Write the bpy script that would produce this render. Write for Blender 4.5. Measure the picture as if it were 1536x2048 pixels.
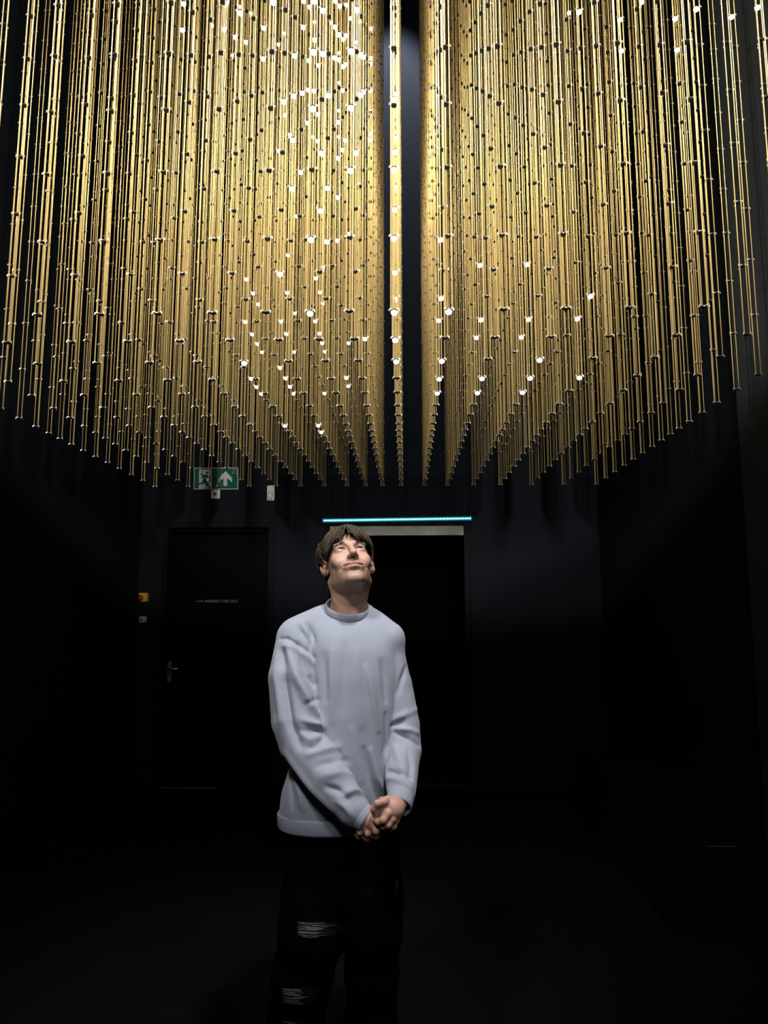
import bpy, bmesh, math, random
import numpy as np
from mathutils import Vector, Matrix

for o in list(bpy.data.objects):
    bpy.data.objects.remove(o, do_unlink=True)
SC = bpy.context.scene
COL = SC.collection
PI = math.pi

# ------------------------------------------------------------------ camera
F_PX, CAM_H = 1470.0, 1.45
PITCH = math.atan2(203.0, F_PX)
YAW = math.atan2(45.0, math.hypot(F_PX, 203.0))
FWD = np.array([-math.sin(YAW) * math.cos(PITCH), math.cos(YAW) * math.cos(PITCH), math.sin(PITCH)])
RGT = np.array([math.cos(YAW), math.sin(YAW), 0.0])
UPV = np.cross(RGT, FWD)
CAM = np.array([0.0, 0.0, CAM_H])
cd = bpy.data.cameras.new('camera')
cd.sensor_fit = 'HORIZONTAL'
cd.sensor_width = 36.0
cd.lens = 36.0 * F_PX / 1536.0
cd.clip_start = 0.05
cam = bpy.data.objects.new('camera', cd)
COL.objects.link(cam)
cam.matrix_world = Matrix(((RGT[0], UPV[0], -FWD[0], 0), (RGT[1], UPV[1], -FWD[1], 0), (RGT[2], UPV[2], -FWD[2], CAM_H), (0, 0, 0, 1)))
SC.camera = cam

def unproj(x, y, depth):
    """world point that stands at frame position x, y in the plane at this distance along the room"""
    r = FWD + RGT * ((x - 768.0) / F_PX) + UPV * ((1024.0 - y) / F_PX)
    return CAM + r * (depth / r[1])

def proj(p):
    d = np.asarray(p, float) - CAM
    z = d @ FWD
    return 768 + F_PX * (d @ RGT) / z, 1024 - F_PX * (d @ UPV) / z

# ------------------------------------------------------------------ world, lights, exposure
w = bpy.data.worlds.new('World')
SC.world = w
w.use_nodes = True
w.node_tree.nodes['Background'].inputs[0].default_value = (0.35, 0.5, 0.75, 1)
w.node_tree.nodes['Background'].inputs[1].default_value = 0.010
SC.view_settings.view_transform = 'Standard'
SC.view_settings.look = 'None'
SC.view_settings.exposure = 0.0
SC.view_settings.gamma = 1.0
SC.view_settings.use_curve_mapping = False

def spot(name, loc, target, energy, color, size_deg, blend, radius):
    l = bpy.data.lights.new(name, 'SPOT')
    l.energy = energy
    l.color = color
    l.spot_size = math.radians(size_deg)
    l.spot_blend = blend
    l.shadow_soft_size = radius
    o = bpy.data.objects.new(name, l)
    COL.objects.link(o)
    o.location = loc
    o.rotation_euler = (Vector(target) - Vector(loc)).to_track_quat('-Z', 'Y').to_euler()
    return o

# two projectors behind the viewer aimed up at the hanging lattice, two added spots on the man standing in for LED light
spot('lattice_projector', (-1.45, -1.2, 2.75), (-0.45, 3.0, 4.50), 1300, (1.0, 0.93, 0.82), 67, 0.15, 0.08)
spot('lattice_projector', (1.05, -1.2, 2.75), (0.05, 3.0, 4.50), 1300, (1.0, 0.93, 0.82), 67, 0.15, 0.08)
spot('added_man_spot', (0.45, 1.05, 4.70), (-0.22, 2.36, 1.74), 520, (0.98, 0.98, 1.0), 31, 0.95, 0.16)
spot('added_man_spot', (-1.10, 0.35, 4.10), (-0.22, 2.36, 1.74), 330, (0.98, 0.98, 1.0), 31, 0.95, 0.20)
spot('added_wall_light', (-0.15, 5.62, 7.7), (-0.10, 6.35, 6.10), 1500, (0.92, 0.93, 1.0), 41, 0.6, 0.10)  # unseen spot added to brighten the upper back wall
pl = bpy.data.lights.new('added_fill_light', 'POINT')  # unseen point fill added to lift the floor and side walls
pl.energy = 140
pl.color = (0.95, 0.97, 1.0)
pl.shadow_soft_size = 0.25
po = bpy.data.objects.new('added_fill_light', pl)
COL.objects.link(po)
po.location = (0.3, -1.6, 3.6)

# ------------------------------------------------------------------ helpers
def mat(name, color, rough=0.6, metal=0.0, emit=None, estr=0.0, noise=0.0, nscale=8.0, bump=0.0, bscale=60.0, attr=None, spec=None, sheen=0.0):
    m = bpy.data.materials.new(name)
    m.use_nodes = True
    nt = m.node_tree
    b = nt.nodes['Principled BSDF']
    b.inputs['Base Color'].default_value = (*color, 1)
    b.inputs['Roughness'].default_value = rough
    b.inputs['Metallic'].default_value = metal
    if spec is not None:
        b.inputs['Specular IOR Level'].default_value = spec
    if sheen:
        b.inputs['Sheen Weight'].default_value = sheen
        b.inputs['Sheen Roughness'].default_value = 0.5
    if emit:
        b.inputs['Emission Color'].default_value = (*emit, 1)
        b.inputs['Emission Strength'].default_value = estr
    src = None
    if attr:
        a = nt.nodes.new('ShaderNodeAttribute')
        a.attribute_name = attr
        src = a.outputs['Color']
    if noise:
        tc = nt.nodes.new('ShaderNodeTexCoord')
        n = nt.nodes.new('ShaderNodeTexNoise')
        n.inputs['Scale'].default_value = nscale
        n.inputs['Detail'].default_value = 5
        nt.links.new(tc.outputs['Object'], n.inputs['Vector'])
        r = nt.nodes.new('ShaderNodeMapRange')
        r.inputs['To Min'].default_value = 1 - noise
        r.inputs['To Max'].default_value = 1 + noise
        nt.links.new(n.outputs['Fac'], r.inputs['Value'])
        v = nt.nodes.new('ShaderNodeVectorMath')
        v.operation = 'SCALE'
        if src:
            nt.links.new(src, v.inputs[0])
        else:
            v.inputs[0].default_value = color
        nt.links.new(r.outputs['Result'], v.inputs['Scale'])
        src = v.outputs['Vector']
    if src:
        nt.links.new(src, b.inputs['Base Color'])
    if bump:
        tc = nt.nodes.new('ShaderNodeTexCoord')
        n = nt.nodes.new('ShaderNodeTexNoise')
        n.inputs['Scale'].default_value = bscale
        n.inputs['Detail'].default_value = 4
        nt.links.new(tc.outputs['Object'], n.inputs['Vector'])
        bp = nt.nodes.new('ShaderNodeBump')
        bp.inputs['Strength'].default_value = bump
        bp.inputs['Distance'].default_value = 0.004
        nt.links.new(n.outputs['Fac'], bp.inputs['Height'])
        nt.links.new(bp.outputs['Normal'], b.inputs['Normal'])
    return m

class MB:
    """collects faces for one mesh"""
    def __init__(s):
        s.v, s.f = [], []
    def add(s, vs, fs):
        n = len(s.v)
        s.v += [tuple(map(float, p)) for p in vs]
        s.f += [tuple(i + n for i in f) for f in fs]
        return s
    def box(s, lo, hi, bev=0.0):
        x0, y0, z0 = lo
        x1, y1, z1 = hi
        if not bev:
            return s.add([(x0, y0, z0), (x1, y0, z0), (x1, y1, z0), (x0, y1, z0), (x0, y0, z1), (x1, y0, z1), (x1, y1, z1), (x0, y1, z1)],
                         [(0, 3, 2, 1), (4, 5, 6, 7), (0, 1, 5, 4), (1, 2, 6, 5), (2, 3, 7, 6), (3, 0, 4, 7)])
        bm = bmesh.new()
        bmesh.ops.create_cube(bm, size=1)
        for v in bm.verts:
            v.co = Vector(((x0 + x1) / 2 + v.co.x * (x1 - x0), (y0 + y1) / 2 + v.co.y * (y1 - y0), (z0 + z1) / 2 + v.co.z * (z1 - z0)))
        bmesh.ops.bevel(bm, geom=bm.edges[:], offset=bev, segments=2, affect='EDGES')
        bm.verts.index_update()
        s.add([v.co for v in bm.verts], [[v.index for v in f.verts] for f in bm.faces])
        bm.free()
        return s
    def tube(s, pts, rad, n=8, cap=True, flat=None):
        """tube along points; rad a number or one per point; flat = (normal, factor) squashes it"""
        pts = [Vector(p) for p in pts]
        if not hasattr(rad, '__len__'):
            rad = [rad] * len(pts)
        rings = []
        ref = Vector((0, 0, 1))
        t0 = (pts[1] - pts[0]).normalized()
        if abs(t0.dot(ref)) > 0.9:
            ref = Vector((1, 0, 0))
        u = t0.cross(ref).normalized()
        for i, p in enumerate(pts):
            t = (pts[min(i + 1, len(pts) - 1)] - pts[max(i - 1, 0)]).normalized()
            u = (u - t * u.dot(t)).normalized()
            v = t.cross(u)
            ring = []
            for k in range(n):
                a = 2 * PI * k / n
                off = (u * math.cos(a) + v * math.sin(a)) * rad[i]
                if flat is not None:
                    nn = Vector(flat[0](p) if callable(flat[0]) else flat[0])
                    off = off - nn * (off.dot(nn) * (1 - flat[1]))
                ring.append(p + off)
            rings.append(ring)
        vs = [q for r in rings for q in r]
        fs = []
        for i in range(len(pts) - 1):
            for k in range(n):
                a, b = i * n + k, i * n + (k + 1) % n
                fs.append((a, b, b + n, a + n))
        if cap:
            fs.append(tuple(range(n))[::-1])
            fs.append(tuple((len(pts) - 1) * n + k for k in range(n)))
        return s.add(vs, fs)
    def lathe(s, prof, center, axis='z', n=16):
        """profile of (radius, height) turned round an axis"""
        c = Vector(center)
        vs, fs = [], []
        for r, h in prof:
            for k in range(n):
                a = 2 * PI * k / n
                x, y = r * math.cos(a), r * math.sin(a)
                vs.append(c + (Vector((x, y, h)) if axis == 'z' else Vector((x, -h, y))))
        for i in range(len(prof) - 1):
            for k in range(n):
                a, b = i * n + k, i * n + (k + 1) % n
                fs.append((a, b, b + n, a + n))
        fs.append(tuple(range(n))[::-1])
        fs.append(tuple((len(prof) - 1) * n + k for k in range(n)))
        return s.add(vs, fs)
    def prism(s, poly, thick):
        """polygon of (x, z) points in a wall plane y, extruded towards the camera"""
        y = poly[0][1]
        n = len(poly)
        vs = [(p[0], y, p[2]) for p in poly] + [(p[0], y - thick, p[2]) for p in poly]
        fs = [tuple(range(n)), tuple(range(n, 2 * n))[::-1]]
        fs += [(i, i + n, (i + 1) % n + n, (i + 1) % n) for i in range(n)]
        return s.add(vs, fs)
    def mesh(s, name, smooth=False):
        me = bpy.data.meshes.new(name)
        me.from_pydata(s.v, [], s.f)
        bm = bmesh.new()
        bm.from_mesh(me)
        bmesh.ops.recalc_face_normals(bm, faces=bm.faces)
        bm.to_mesh(me)
        bm.free()
        if smooth:
            me.polygons.foreach_set('use_smooth', [True] * len(me.polygons))
        me.update()
        return me
    def build(s, name, material, parent=None, smooth=False):
        return place(name, s.mesh(name, smooth), material, parent)

def place(name, me, material=None, parent=None, loc=None):
    if material is not None and not me.materials:
        me.materials.append(material)
    o = bpy.data.objects.new(name, me)
    COL.objects.link(o)
    if parent is not None:
        o.parent = parent
    if loc is not None:
        o.location = loc
    return o

def empty(name, loc=(0, 0, 0)):
    o = bpy.data.objects.new(name, None)
    o.empty_display_size = 0.05
    COL.objects.link(o)
    o.location = loc
    return o

def tag(o, label=None, cat=None, group=None, kind=None):
    if label:
        o['label'] = label
    if cat:
        o['category'] = cat
    if group:
        o['group'] = group
    if kind:
        o['kind'] = kind
    return o

# ------------------------------------------------------------------ materials
M_WALL = mat('wall_paint', (0.0048, 0.0062, 0.0090), 0.8, noise=0.15, nscale=2.5, bump=0.15, bscale=90, spec=0.03)
M_WALL2 = mat('wall_paint_grey', (0.0165, 0.0205, 0.0245), 0.75, noise=0.15, nscale=2.0, bump=0.15, bscale=90, spec=0.1)
M_CEIL = mat('ceiling_paint', (0.004, 0.005, 0.006), 0.9, noise=0.1, spec=0.1)
M_FLOOR = mat('floor_carpet', (0.0042, 0.0039, 0.0028), 0.95, noise=0.35, nscale=3.0, bump=0.6, bscale=220, spec=0.05)
M_DOOR = mat('door_paint', (0.0009, 0.0015, 0.0020), 0.6, noise=0.12, nscale=3, spec=0.01)
M_FRAME = mat('frame_paint', (0.0022, 0.0030, 0.0040), 0.6, noise=0.1, spec=0.03)
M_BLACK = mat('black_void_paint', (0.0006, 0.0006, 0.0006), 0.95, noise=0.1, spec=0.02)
M_STEEL = mat('brushed_steel', (0.10, 0.10, 0.098), 0.6, 0.4, noise=0.3, nscale=9)
M_SATIN = mat('satin_metal', (0.55, 0.55, 0.53), 0.3, 0.9, noise=0.05)
M_WHITEP = mat('white_plastic', (0.34, 0.34, 0.335), 0.5, noise=0.05, spec=0.2)
M_BENCH = mat('bench_paint', (0.0020, 0.0028, 0.0028), 0.7, noise=0.2, nscale=4, spec=0.06)

# ------------------------------------------------------------------ the room
YW = 6.35            # back wall
XL, XR = -2.33, 1.66
YN, ZC = -2.2, 7.8
def Wp(px, py, off=0.0):
    p = unproj(px, py, YW - off)
    return p
def wx(px, py=1300):
    return float(unproj(px, py, YW)[0])
def wz(py, px=768):
    return float(unproj(px, py, YW)[2])

fl = MB().box((XL - 0.2, YN, -0.1), (XR + 0.2, YW + 1.8, 0)).build('floor', M_FLOOR)
tag(fl, 'dark carpeted floor of the black room', kind='structure')
tag(MB().box((XL - 0.2, YN, ZC), (XR + 0.2, YW + 0.3, ZC + 0.1)).build('ceiling', M_CEIL), kind='structure')
tag(MB().box((XL - 0.2, YN, 0), (XL, YW + 0.3, ZC)).build('wall_left', M_WALL), kind='structure')
tag(MB().box((XR, YN, 0), (XR + 0.2, YW + 0.3, ZC)).build('wall_right', M_WALL), kind='structure')
tag(MB().box((XL - 0.2, YN - 0.2, 0), (XR + 0.2, YN, ZC)).build('wall_front', M_WALL), kind='structure')
tag(MB().box((XR - 0.035, YN, 0), (XR, 3.55, ZC)).build('wall_right_panel', M_WALL2), kind='structure')

# openings in the back wall
D1x0, D1x1, D1z = wx(329), wx(533), wz(1054)          # emergency door leaf
D2x0, D2x1, D2z = wx(657), wx(931), wz(1052)          # open doorway
bw = MB()
T = 0.2
bw.box((XL, YW, 0), (D1x0, YW + T, ZC))
bw.box((D1x0, YW, D1z), (D1x1, YW + T, ZC))
bw.box((D1x1, YW, 0), (D2x0, YW + T, ZC))
bw.box((D2x0, YW, D2z), (D2x1, YW + T, ZC))
bw.box((D2x1, YW, 0), (XR, YW + T, ZC))
tag(bw.build('wall_back', M_WALL), 'near-black wall behind the man with two doors', kind='structure')

# emergency door
dl = MB().box((D1x0 + 0.004, YW + 0.03, 0.012), (D1x1 - 0.004, YW + 0.075, D1z - 0.022), 0.004).build('door_1', M_DOOR)
tag(dl, 'black emergency exit door with small white lettering, left of the man', kind='structure')
fr = MB()
a0, a1, az = wx(319), wx(546), wz(1043)
fr.box((a0, YW - 0.018, 0), (D1x0, YW + 0.03, az), 0.004)
fr.box((D1x1, YW - 0.018, 0), (a1, YW + 0.03, az), 0.004)
fr.box((D1x0, YW - 0.018, D1z), (D1x1, YW + 0.03, az), 0.004)
tag(fr.build('door_frame', M_FRAME, dl), kind='structure')
MB().box((D1x0 + 0.01, YW - 0.005, 0.0), (D1x0 + (D1x1 - D1x0) * 0.55, YW + 0.028, 0.010), 0.002).build('threshold_strip', M_STEEL, dl)
MB().box((D1x0 + 0.03, YW + 0.004, D1z - 0.060), (D1x1 - 0.03, YW + 0.03, D1z - 0.030), 0.003).build('door_gap_shade', M_BLACK, dl)  # black strip drawn for the shadow gap at the door top
# handle
def wallbox(mb, x0, y0, x1, y1, off0, off1, bev=0.0):
    a = Wp(x0, y1, 0)
    b = Wp(x1, y0, 0)
    return mb.box((a[0], YW - off1, a[2]), (b[0], YW - off0, b[2]), bev)
hp = wallbox(MB(), 332.5, 1322, 342, 1365, -0.03, -0.018, 0.003).build('handle_plate', M_SATIN, dl)
h0 = Wp(337.5, 1336.5)
h1 = Wp(358, 1337)
lv = MB().tube([(h0[0], YW + 0.02, h0[2]), (h0[0], YW - 0.035, h0[2]), (h0[0] + 0.012, YW - 0.042, h0[2]), (h1[0], YW - 0.042, h1[2]), (h1[0] + 0.006, YW - 0.03, h1[2])], 0.009, 10)
lv.build('handle_lever', M_SATIN, hp, True)
kc = Wp(337.5, 1347)
MB().lathe([(0.009, 0), (0.009, 0.006), (0.006, 0.008)], (kc[0], YW + 0.018, kc[2]), 'y', 14).build('key_cylinder', M_BLACK, hp, True)
# lettering on the door
M_TEXT = mat('white_lettering', (0.12, 0.125, 0.125), 0.7, noise=0.05)
tc_ = bpy.data.curves.new('lettering', 'FONT')
tc_.body = 'EMERGENCY EXIT ONLY'
tc_.size = 1.0
tc_.extrude = 0.01
tmp = bpy.data.objects.new('tmp_text', tc_)
COL.objects.link(tmp)
bpy.context.view_layer.update()
tme = bpy.data.meshes.new_from_object(tmp.evaluated_get(bpy.context.evaluated_depsgraph_get()))
bpy.data.objects.remove(tmp, do_unlink=True)
co = np.array([v.co for v in tme.vertices])
mn, mx = co.min(0), co.max(0)
ta, tb = Wp(410.5, 1205.0, -0.03), Wp(476.5, 1199.6, -0.03)
for v in tme.vertices:
    v.co = Vector((ta[0] + (v.co.x - mn[0]) / (mx[0] - mn[0]) * (tb[0] - ta[0]), YW + 0.0285 - (v.co.z - mn[2]) * 0.03, ta[2] + (v.co.y - mn[1]) / (mx[1] - mn[1]) * (tb[2] - ta[2])))
place('lettering', tme, M_TEXT, dl)['label'] = 'white words EMERGENCY EXIT ONLY'
da, db = Wp(392.5, 1203.0, -0.03), Wp(408, 1201.8, -0.03)
MB().box((da[0], YW + 0.0285, da[2]), (db[0], YW + 0.031, db[2])).build('lettering_dash', M_TEXT, dl)

# open doorway with black corridor behind
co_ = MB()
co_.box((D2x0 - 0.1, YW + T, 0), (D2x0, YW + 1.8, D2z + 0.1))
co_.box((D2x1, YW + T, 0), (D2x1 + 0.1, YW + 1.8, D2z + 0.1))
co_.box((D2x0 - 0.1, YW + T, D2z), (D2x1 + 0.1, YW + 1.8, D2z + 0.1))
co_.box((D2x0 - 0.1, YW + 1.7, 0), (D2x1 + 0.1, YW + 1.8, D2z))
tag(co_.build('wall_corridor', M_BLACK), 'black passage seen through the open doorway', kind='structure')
d2 = MB()
b0, b1, bz = wx(647), wx(943), wz(1046)
d2.box((b0, YW - 0.02, 0), (D2x0, YW + T, bz), 0.004)
d2.box((D2x1, YW - 0.02, 0), (b1, YW + T, bz), 0.004)
d2.box((D2x0, YW - 0.02, D2z), (D2x1, YW + T, bz), 0.004)
d2o = d2.build('door_2', M_FRAME)
tag(d2o, 'black frame of the open doorway behind the man', kind='structure')
pz = wz(1071)
MB().box((D2x0 + 0.002, YW - 0.012, pz), (D2x1 - 0.002, YW + 0.05, D2z - 0.002), 0.003).build('header_plate', M_STEEL, d2o)['label'] = 'grey metal plate across the top of the doorway'

# LED bar over the doorway
lb = empty('led_bar', (wx(794), YW, wz(1040)))
tag(lb, 'glowing cyan LED light bar mounted above the open doorway', 'light bar')
M_CYAN = mat('cyan_led', (0.1, 0.5, 0.6), 0.4, emit=(0.16, 0.80, 1.0), estr=4.0)
M_HOUS = mat('led_housing_glow', (0.002, 0.03, 0.045), 0.5, 0.0, noise=0.1, spec=0.1, emit=(0.0, 0.30, 0.50), estr=0.30)  # dim blue emission on the housing imitates the glow round the LEDs
p0, p1 = Wp(647.5, 1042.0), Wp(941.5, 1037.6)
o_ = np.array(lb.location)
hb = MB()
ang = math.atan2(p1[2] - p0[2], p1[0] - p0[0])
L_ = p1[0] - p0[0]
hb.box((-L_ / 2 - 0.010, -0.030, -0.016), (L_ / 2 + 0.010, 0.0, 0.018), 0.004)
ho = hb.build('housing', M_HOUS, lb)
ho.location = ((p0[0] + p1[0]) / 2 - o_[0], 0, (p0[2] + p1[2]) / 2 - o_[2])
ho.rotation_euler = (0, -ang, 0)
dm = MB().lathe([(0.0001, -0.0), (0.0085, 0.0), (0.0075, 0.004), (0.004, 0.0065), (0.0002, 0.0072)], (0, 0, 0), 'y', 10).mesh('led', True)
dm.materials.append(M_CYAN)
ND = 66
for i in range(ND):
    t = (i + 0.5) / ND
    place('led', dm, None, lb, ((p0[0] + (p1[0] - p0[0]) * t) - o_[0], -0.030, (p0[2] + (p1[2] - p0[2]) * t) - o_[2]))

# ------------------------------------------------------------------ things on the back wall
M_GREEN = mat('sign_green', (0.004, 0.060, 0.042), 0.7, noise=0.08, spec=0.05)
M_SIGNW = mat('sign_white', (0.30, 0.33, 0.31), 0.7, noise=0.05, spec=0.1)
es = empty('exit_sign', (wx(432, 958), YW, wz(958, 432)))
tag(es, 'green emergency exit sign with running figure and up arrow, above the black door', 'sign')
def rel(px, py, off):
    p = Wp(px, py)
    return (p[0] - es.location.x, -off, p[2] - es.location.z)
def crop(cx, cy, off):
    return rel(380 + cx / 8.533, 925 + cy / 8.533, off)
def poly_part(name, pts, off, thick, m, parent, label=None):
    o = MB().prism([crop(x, y, off) for x, y in pts], thick).build(name, m, parent)
    if label:
        o['label'] = label
    return o
poly_part('sign_plate', [(68, 462), (828, 462), (828, 92), (76, 92)], 0.0, 0.010, M_GREEN, es)
poly_part('border', [(68, 462), (828, 462), (828, 450), (68, 450)], 0.010, 0.0016, M_SIGNW, es)
poly_part('border', [(76, 104), (828, 104), (828, 92), (76, 92)], 0.010, 0.0016, M_SIGNW, es)
poly_part('border', [(68, 450), (80, 450), (88, 104), (76, 104)], 0.010, 0.0016, M_SIGNW, es)
poly_part('border', [(816, 450), (828, 450), (828, 104), (816, 104)], 0.010, 0.0016, M_SIGNW, es)
poly_part('door_symbol', [(158, 445), (375, 445), (380, 124), (164, 124)], 0.010, 0.0016, M_SIGNW, es)
rm = poly_part('running_figure', [(222, 212), (300, 214), (322, 248), (345, 262), (338, 280), (306, 268), (286, 246), (268, 292), (292, 330), (342, 402), (306, 418), (248, 340), (236, 374), (130, 384), (124, 364), (212, 346), (238, 250), (206, 272), (184, 270)], 0.0116, 0.0016, M_GREEN, es)
c_ = crop(298, 180, 0.0116)
hd = MB().lathe([(0.0105, 0), (0.0105, 0.0016)], c_, 'y', 16)
hd.build('figure_head', M_GREEN, rm)
poly_part('figure_foot', [(120, 388), (158, 396), (160, 420), (142, 446), (120, 446)], 0.0116, 0.0016, M_GREEN, rm)  # green printed shapes at the foot of the figure
poly_part('figure_foot', [(300, 428), (372, 408), (352, 446), (288, 446)], 0.0116, 0.0016, M_GREEN, rm)
poly_part('arrow', [(612, 150), (725, 268), (725, 350), (641, 268), (641, 405), (576, 405), (576, 268), (497, 350), (497, 268)], 0.010, 0.0016, M_SIGNW, es)

def wall_thing(name, px, py, label, cat):
    o = empty(name, (wx(px, py), YW, wz(py, px)))
    return tag(o, label, cat)
def wbox(mb, o, x0, y0, x1, y1, off0, off1, bev=0.0):
    a, b = Wp(x0, y1), Wp(x1, y0)
    return mb.box((a[0] - o.location.x, -off1, a[2] - o.location.z), (b[0] - o.location.x, -off0, b[2] - o.location.z), bev)
M_DRED = mat('dark_red_plastic', (0.06, 0.004, 0.006), 0.35, noise=0.05)
M_RED = mat('red_plastic', (0.14, 0.008, 0.006), 0.3, noise=0.05)
M_YEL = mat('yellow_plastic', (0.34, 0.22, 0.012), 0.45, noise=0.06)
M_DARKP = mat('dark_plastic', (0.012, 0.012, 0.012), 0.5, noise=0.1)
o = wall_thing('alarm_sounder', 432, 989, 'small square white device with a dark red centre below the exit sign', 'alarm')
wbox(MB(), o, 423.4, 980.6, 441.5, 998.2, 0, 0.03, 0.006).build('housing', M_WHITEP, o)
wbox(MB(), o, 428.6, 986.0, 435.0, 992.2, 0.03, 0.034, 0.001).build('lens', M_DRED, o)
o = wall_thing('motion_sensor', 542, 987, 'upright pale motion sensor on the wall above the black door', 'sensor')
wbox(MB(), o, 535, 972, 550.4, 1002, 0, 0.035, 0.006).build('housing', M_WHITEP, o)
ln = MB()
rings = []
for i in range(7):
    a = -PI / 2 + PI * i / 6
    rings.append((max(0.0002, 0.025 * math.cos(a)), 0.045 * math.sin(a)))
ln.lathe(rings, (0, -0.032, -0.022), 'z', 16)
M_LENS = mat('frosted_lens', (0.35, 0.36, 0.33), 0.25, noise=0.05)
ln.build('lens', M_LENS, o, True)
o = wall_thing('emergency_stop', 289, 1195, 'yellow box with red push button on the wall left of the door', 'switch')
wbox(MB(), o, 280.5, 1186, 298, 1203.6, 0, 0.045, 0.004).build('box', M_YEL, o)
k_ = Wp(286, 1196.6)
MB().lathe([(0.014, 0), (0.014, 0.012), (0.024, 0.014), (0.025, 0.024), (0.02, 0.031), (0.008, 0.034)], (k_[0] - o.location.x, -0.045, k_[2] - o.location.z), 'y', 20).build('push_button', M_RED, o, True)
o = wall_thing('key_switch', 288, 1239, 'small white key switch box under the yellow stop button', 'switch')
wbox(MB(), o, 280.8, 1232.6, 294.8, 1245, 0, 0.04, 0.005).build('box', M_WHITEP, o)
k_ = Wp(286, 1239.3)
MB().lathe([(0.008, 0), (0.008, 0.004), (0.005, 0.005)], (k_[0] - o.location.x, -0.04, k_[2] - o.location.z), 'y', 14).build('keyhole', M_DARKP, o, True)

# ------------------------------------------------------------------ low bench at the right wall
be = empty('bench', (1.44, 4.4, 0))
tag(be, 'low black box bench with a slot handle along the right wall', 'bench')
sx0, sx1 = 1.36 - 1.44, 1.50 - 1.44
yf, yb = 3.56 - 4.4, 5.35 - 4.4
x0, x1 = 1.215 - 1.44, 1.657 - 1.44
bb = MB()
bb.box((x0, yf + 0.02, 0.0), (x1, yb, 0.475))
fz0, fz1 = 0.405, 0.435
bb.box((x0, yf, 0), (x1, yf + 0.02, fz0))
bb.box((x0, yf, fz1), (x1, yf + 0.02, 0.475))
bb.box((x0, yf, fz0), (sx0, yf + 0.02, fz1))
bb.box((sx1, yf, fz0), (x1, yf + 0.02, fz1))
bb.build('body', M_BENCH, be)
MB().box((x0 - 0.008, yf - 0.008, 0.475), (x1, yb, 0.495), 0.003).build('lid', M_BENCH, be)
MB().box((sx0, yf - 0.002, fz0 - 0.005), (sx1, yf + 0.018, fz0), 0.001).build('slot_lip', mat('slot_lip', (0.05, 0.03, 0.022), 0.5, noise=0.1), be)

# ------------------------------------------------------------------ the hanging LED lattice
K = 0.95                                   # height of the lowest nodes above the lens
XC = [-1.99, -1.725, -1.48, -1.238, -1.026, -.832, -.645, -.466, -.318, -.186, -.037, .144, .326, .53, .738, .98, 1.232, 1.485]
YR = [5.70, 5.43, 5.194, 4.968, 4.764, 4.574, 4.394, 4.229, 4.083, 3.951, 3.805, 3.634, 3.457, 3.245, 3.04, 2.815, 2.583, 2.333]
GZ = [.262, .25, .235, .218, .201, .187, .175, .157, .135]
GZ = GZ + GZ[:8][::-1]
ZL = [0.0]
for g in GZ:
    ZL.append(ZL[-1] + g)
ZT = CAM_H + K
LIT = [(3,4,15),(3,7,14),(3,7,15),(4,6,15),(4,8,14),(4,10,13),(4,14,8),(4,14,9),(5,5,15),(5,6,14),(5,8,1),(5,8,2),(5,9,1),(5,9,2),(5,9,3),(5,10,1),(5,10,2),(5,10,3),(5,11,2),(5,11,3),(5,12,10),(5,13,9),(5,14,8),(5,14,9),(6,4,12),(6,4,16),(6,8,1),(6,8,2),(6,8,3),(6,8,6),(6,9,1),(6,10,0),(6,10,1),(6,10,2),(6,10,3),(6,10,4),(6,10,8),(6,11,1),(6,11,2),(6,11,8),(6,12,6),(6,14,7),(6,14,8),(6,15,0),(6,16,6),(7,4,12),(7,4,13),(7,4,14),(7,4,15),(7,5,15),(7,7,14),(7,8,1),(7,8,2),(7,8,11),(7,9,0),(7,9,2),(7,9,3),(7,9,4),(7,10,0),(7,10,2),(7,10,3),(7,11,2),(7,11,3),(7,11,7),(7,11,8),(7,11,10),(7,12,8),(7,12,10),(7,13,6),(7,13,7),(7,13,8),(7,13,10),(7,14,4),(7,14,6),(7,14,8),(7,14,9),(7,15,3),(7,15,4),(7,15,5),(7,15,6),(7,16,1),(7,16,4),(7,17,5),(8,4,10),(8,4,16),(8,5,8),(8,6,10),(8,6,14),(8,9,1),(8,9,2),(8,9,5),(8,9,13),(8,10,1),(8,11,7),(8,11,10),(8,11,11),(8,11,12),(8,12,6),(8,12,8),(8,12,9),(8,12,10),(8,13,3),(8,13,4),(8,13,5),(8,13,6),(8,13,8),(8,13,9),(8,13,10),(8,14,7),(8,14,8),(8,14,9),(8,15,2),(8,15,3),(8,15,5),(8,16,2),(8,16,3),(8,16,5),(8,16,6),(8,17,0),(8,17,1),(8,17,3),(8,17,4),(8,17,5),(9,10,8),(9,10,9),(9,10,11),(9,10,12),(9,11,7),(9,11,9),(9,11,10),(9,13,1),(9,14,6),(9,14,7),(9,15,5),(9,15,6),(9,16,3),(9,16,6),(9,17,2),(9,17,3),(9,17,4),(10,13,1),(10,15,0),(10,15,1),(10,15,3),(10,15,4),(10,15,5),(10,16,0),(10,16,1),(10,16,2),(10,16,3),(10,16,4),(10,17,0),(10,17,1),(10,17,2),(11,13,0),(11,14,0),(11,14,1),(11,15,0),(11,15,1),(11,15,2),(11,17,0),(12,13,0),(12,13,1),(12,14,0),(12,14,1),(12,14,2),(13,13,0),(13,13,1),(13,14,0),(13,14,1),(13,14,2),(13,15,0),(14,14,0),(14,14,1),(14,15,1),(14,15,7),(15,9,13),(15,14,7),(15,14,8),(16,12,11),(16,14,7),(16,14,8),(16,15,7),(17,14,8),(17,15,7)]

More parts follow.
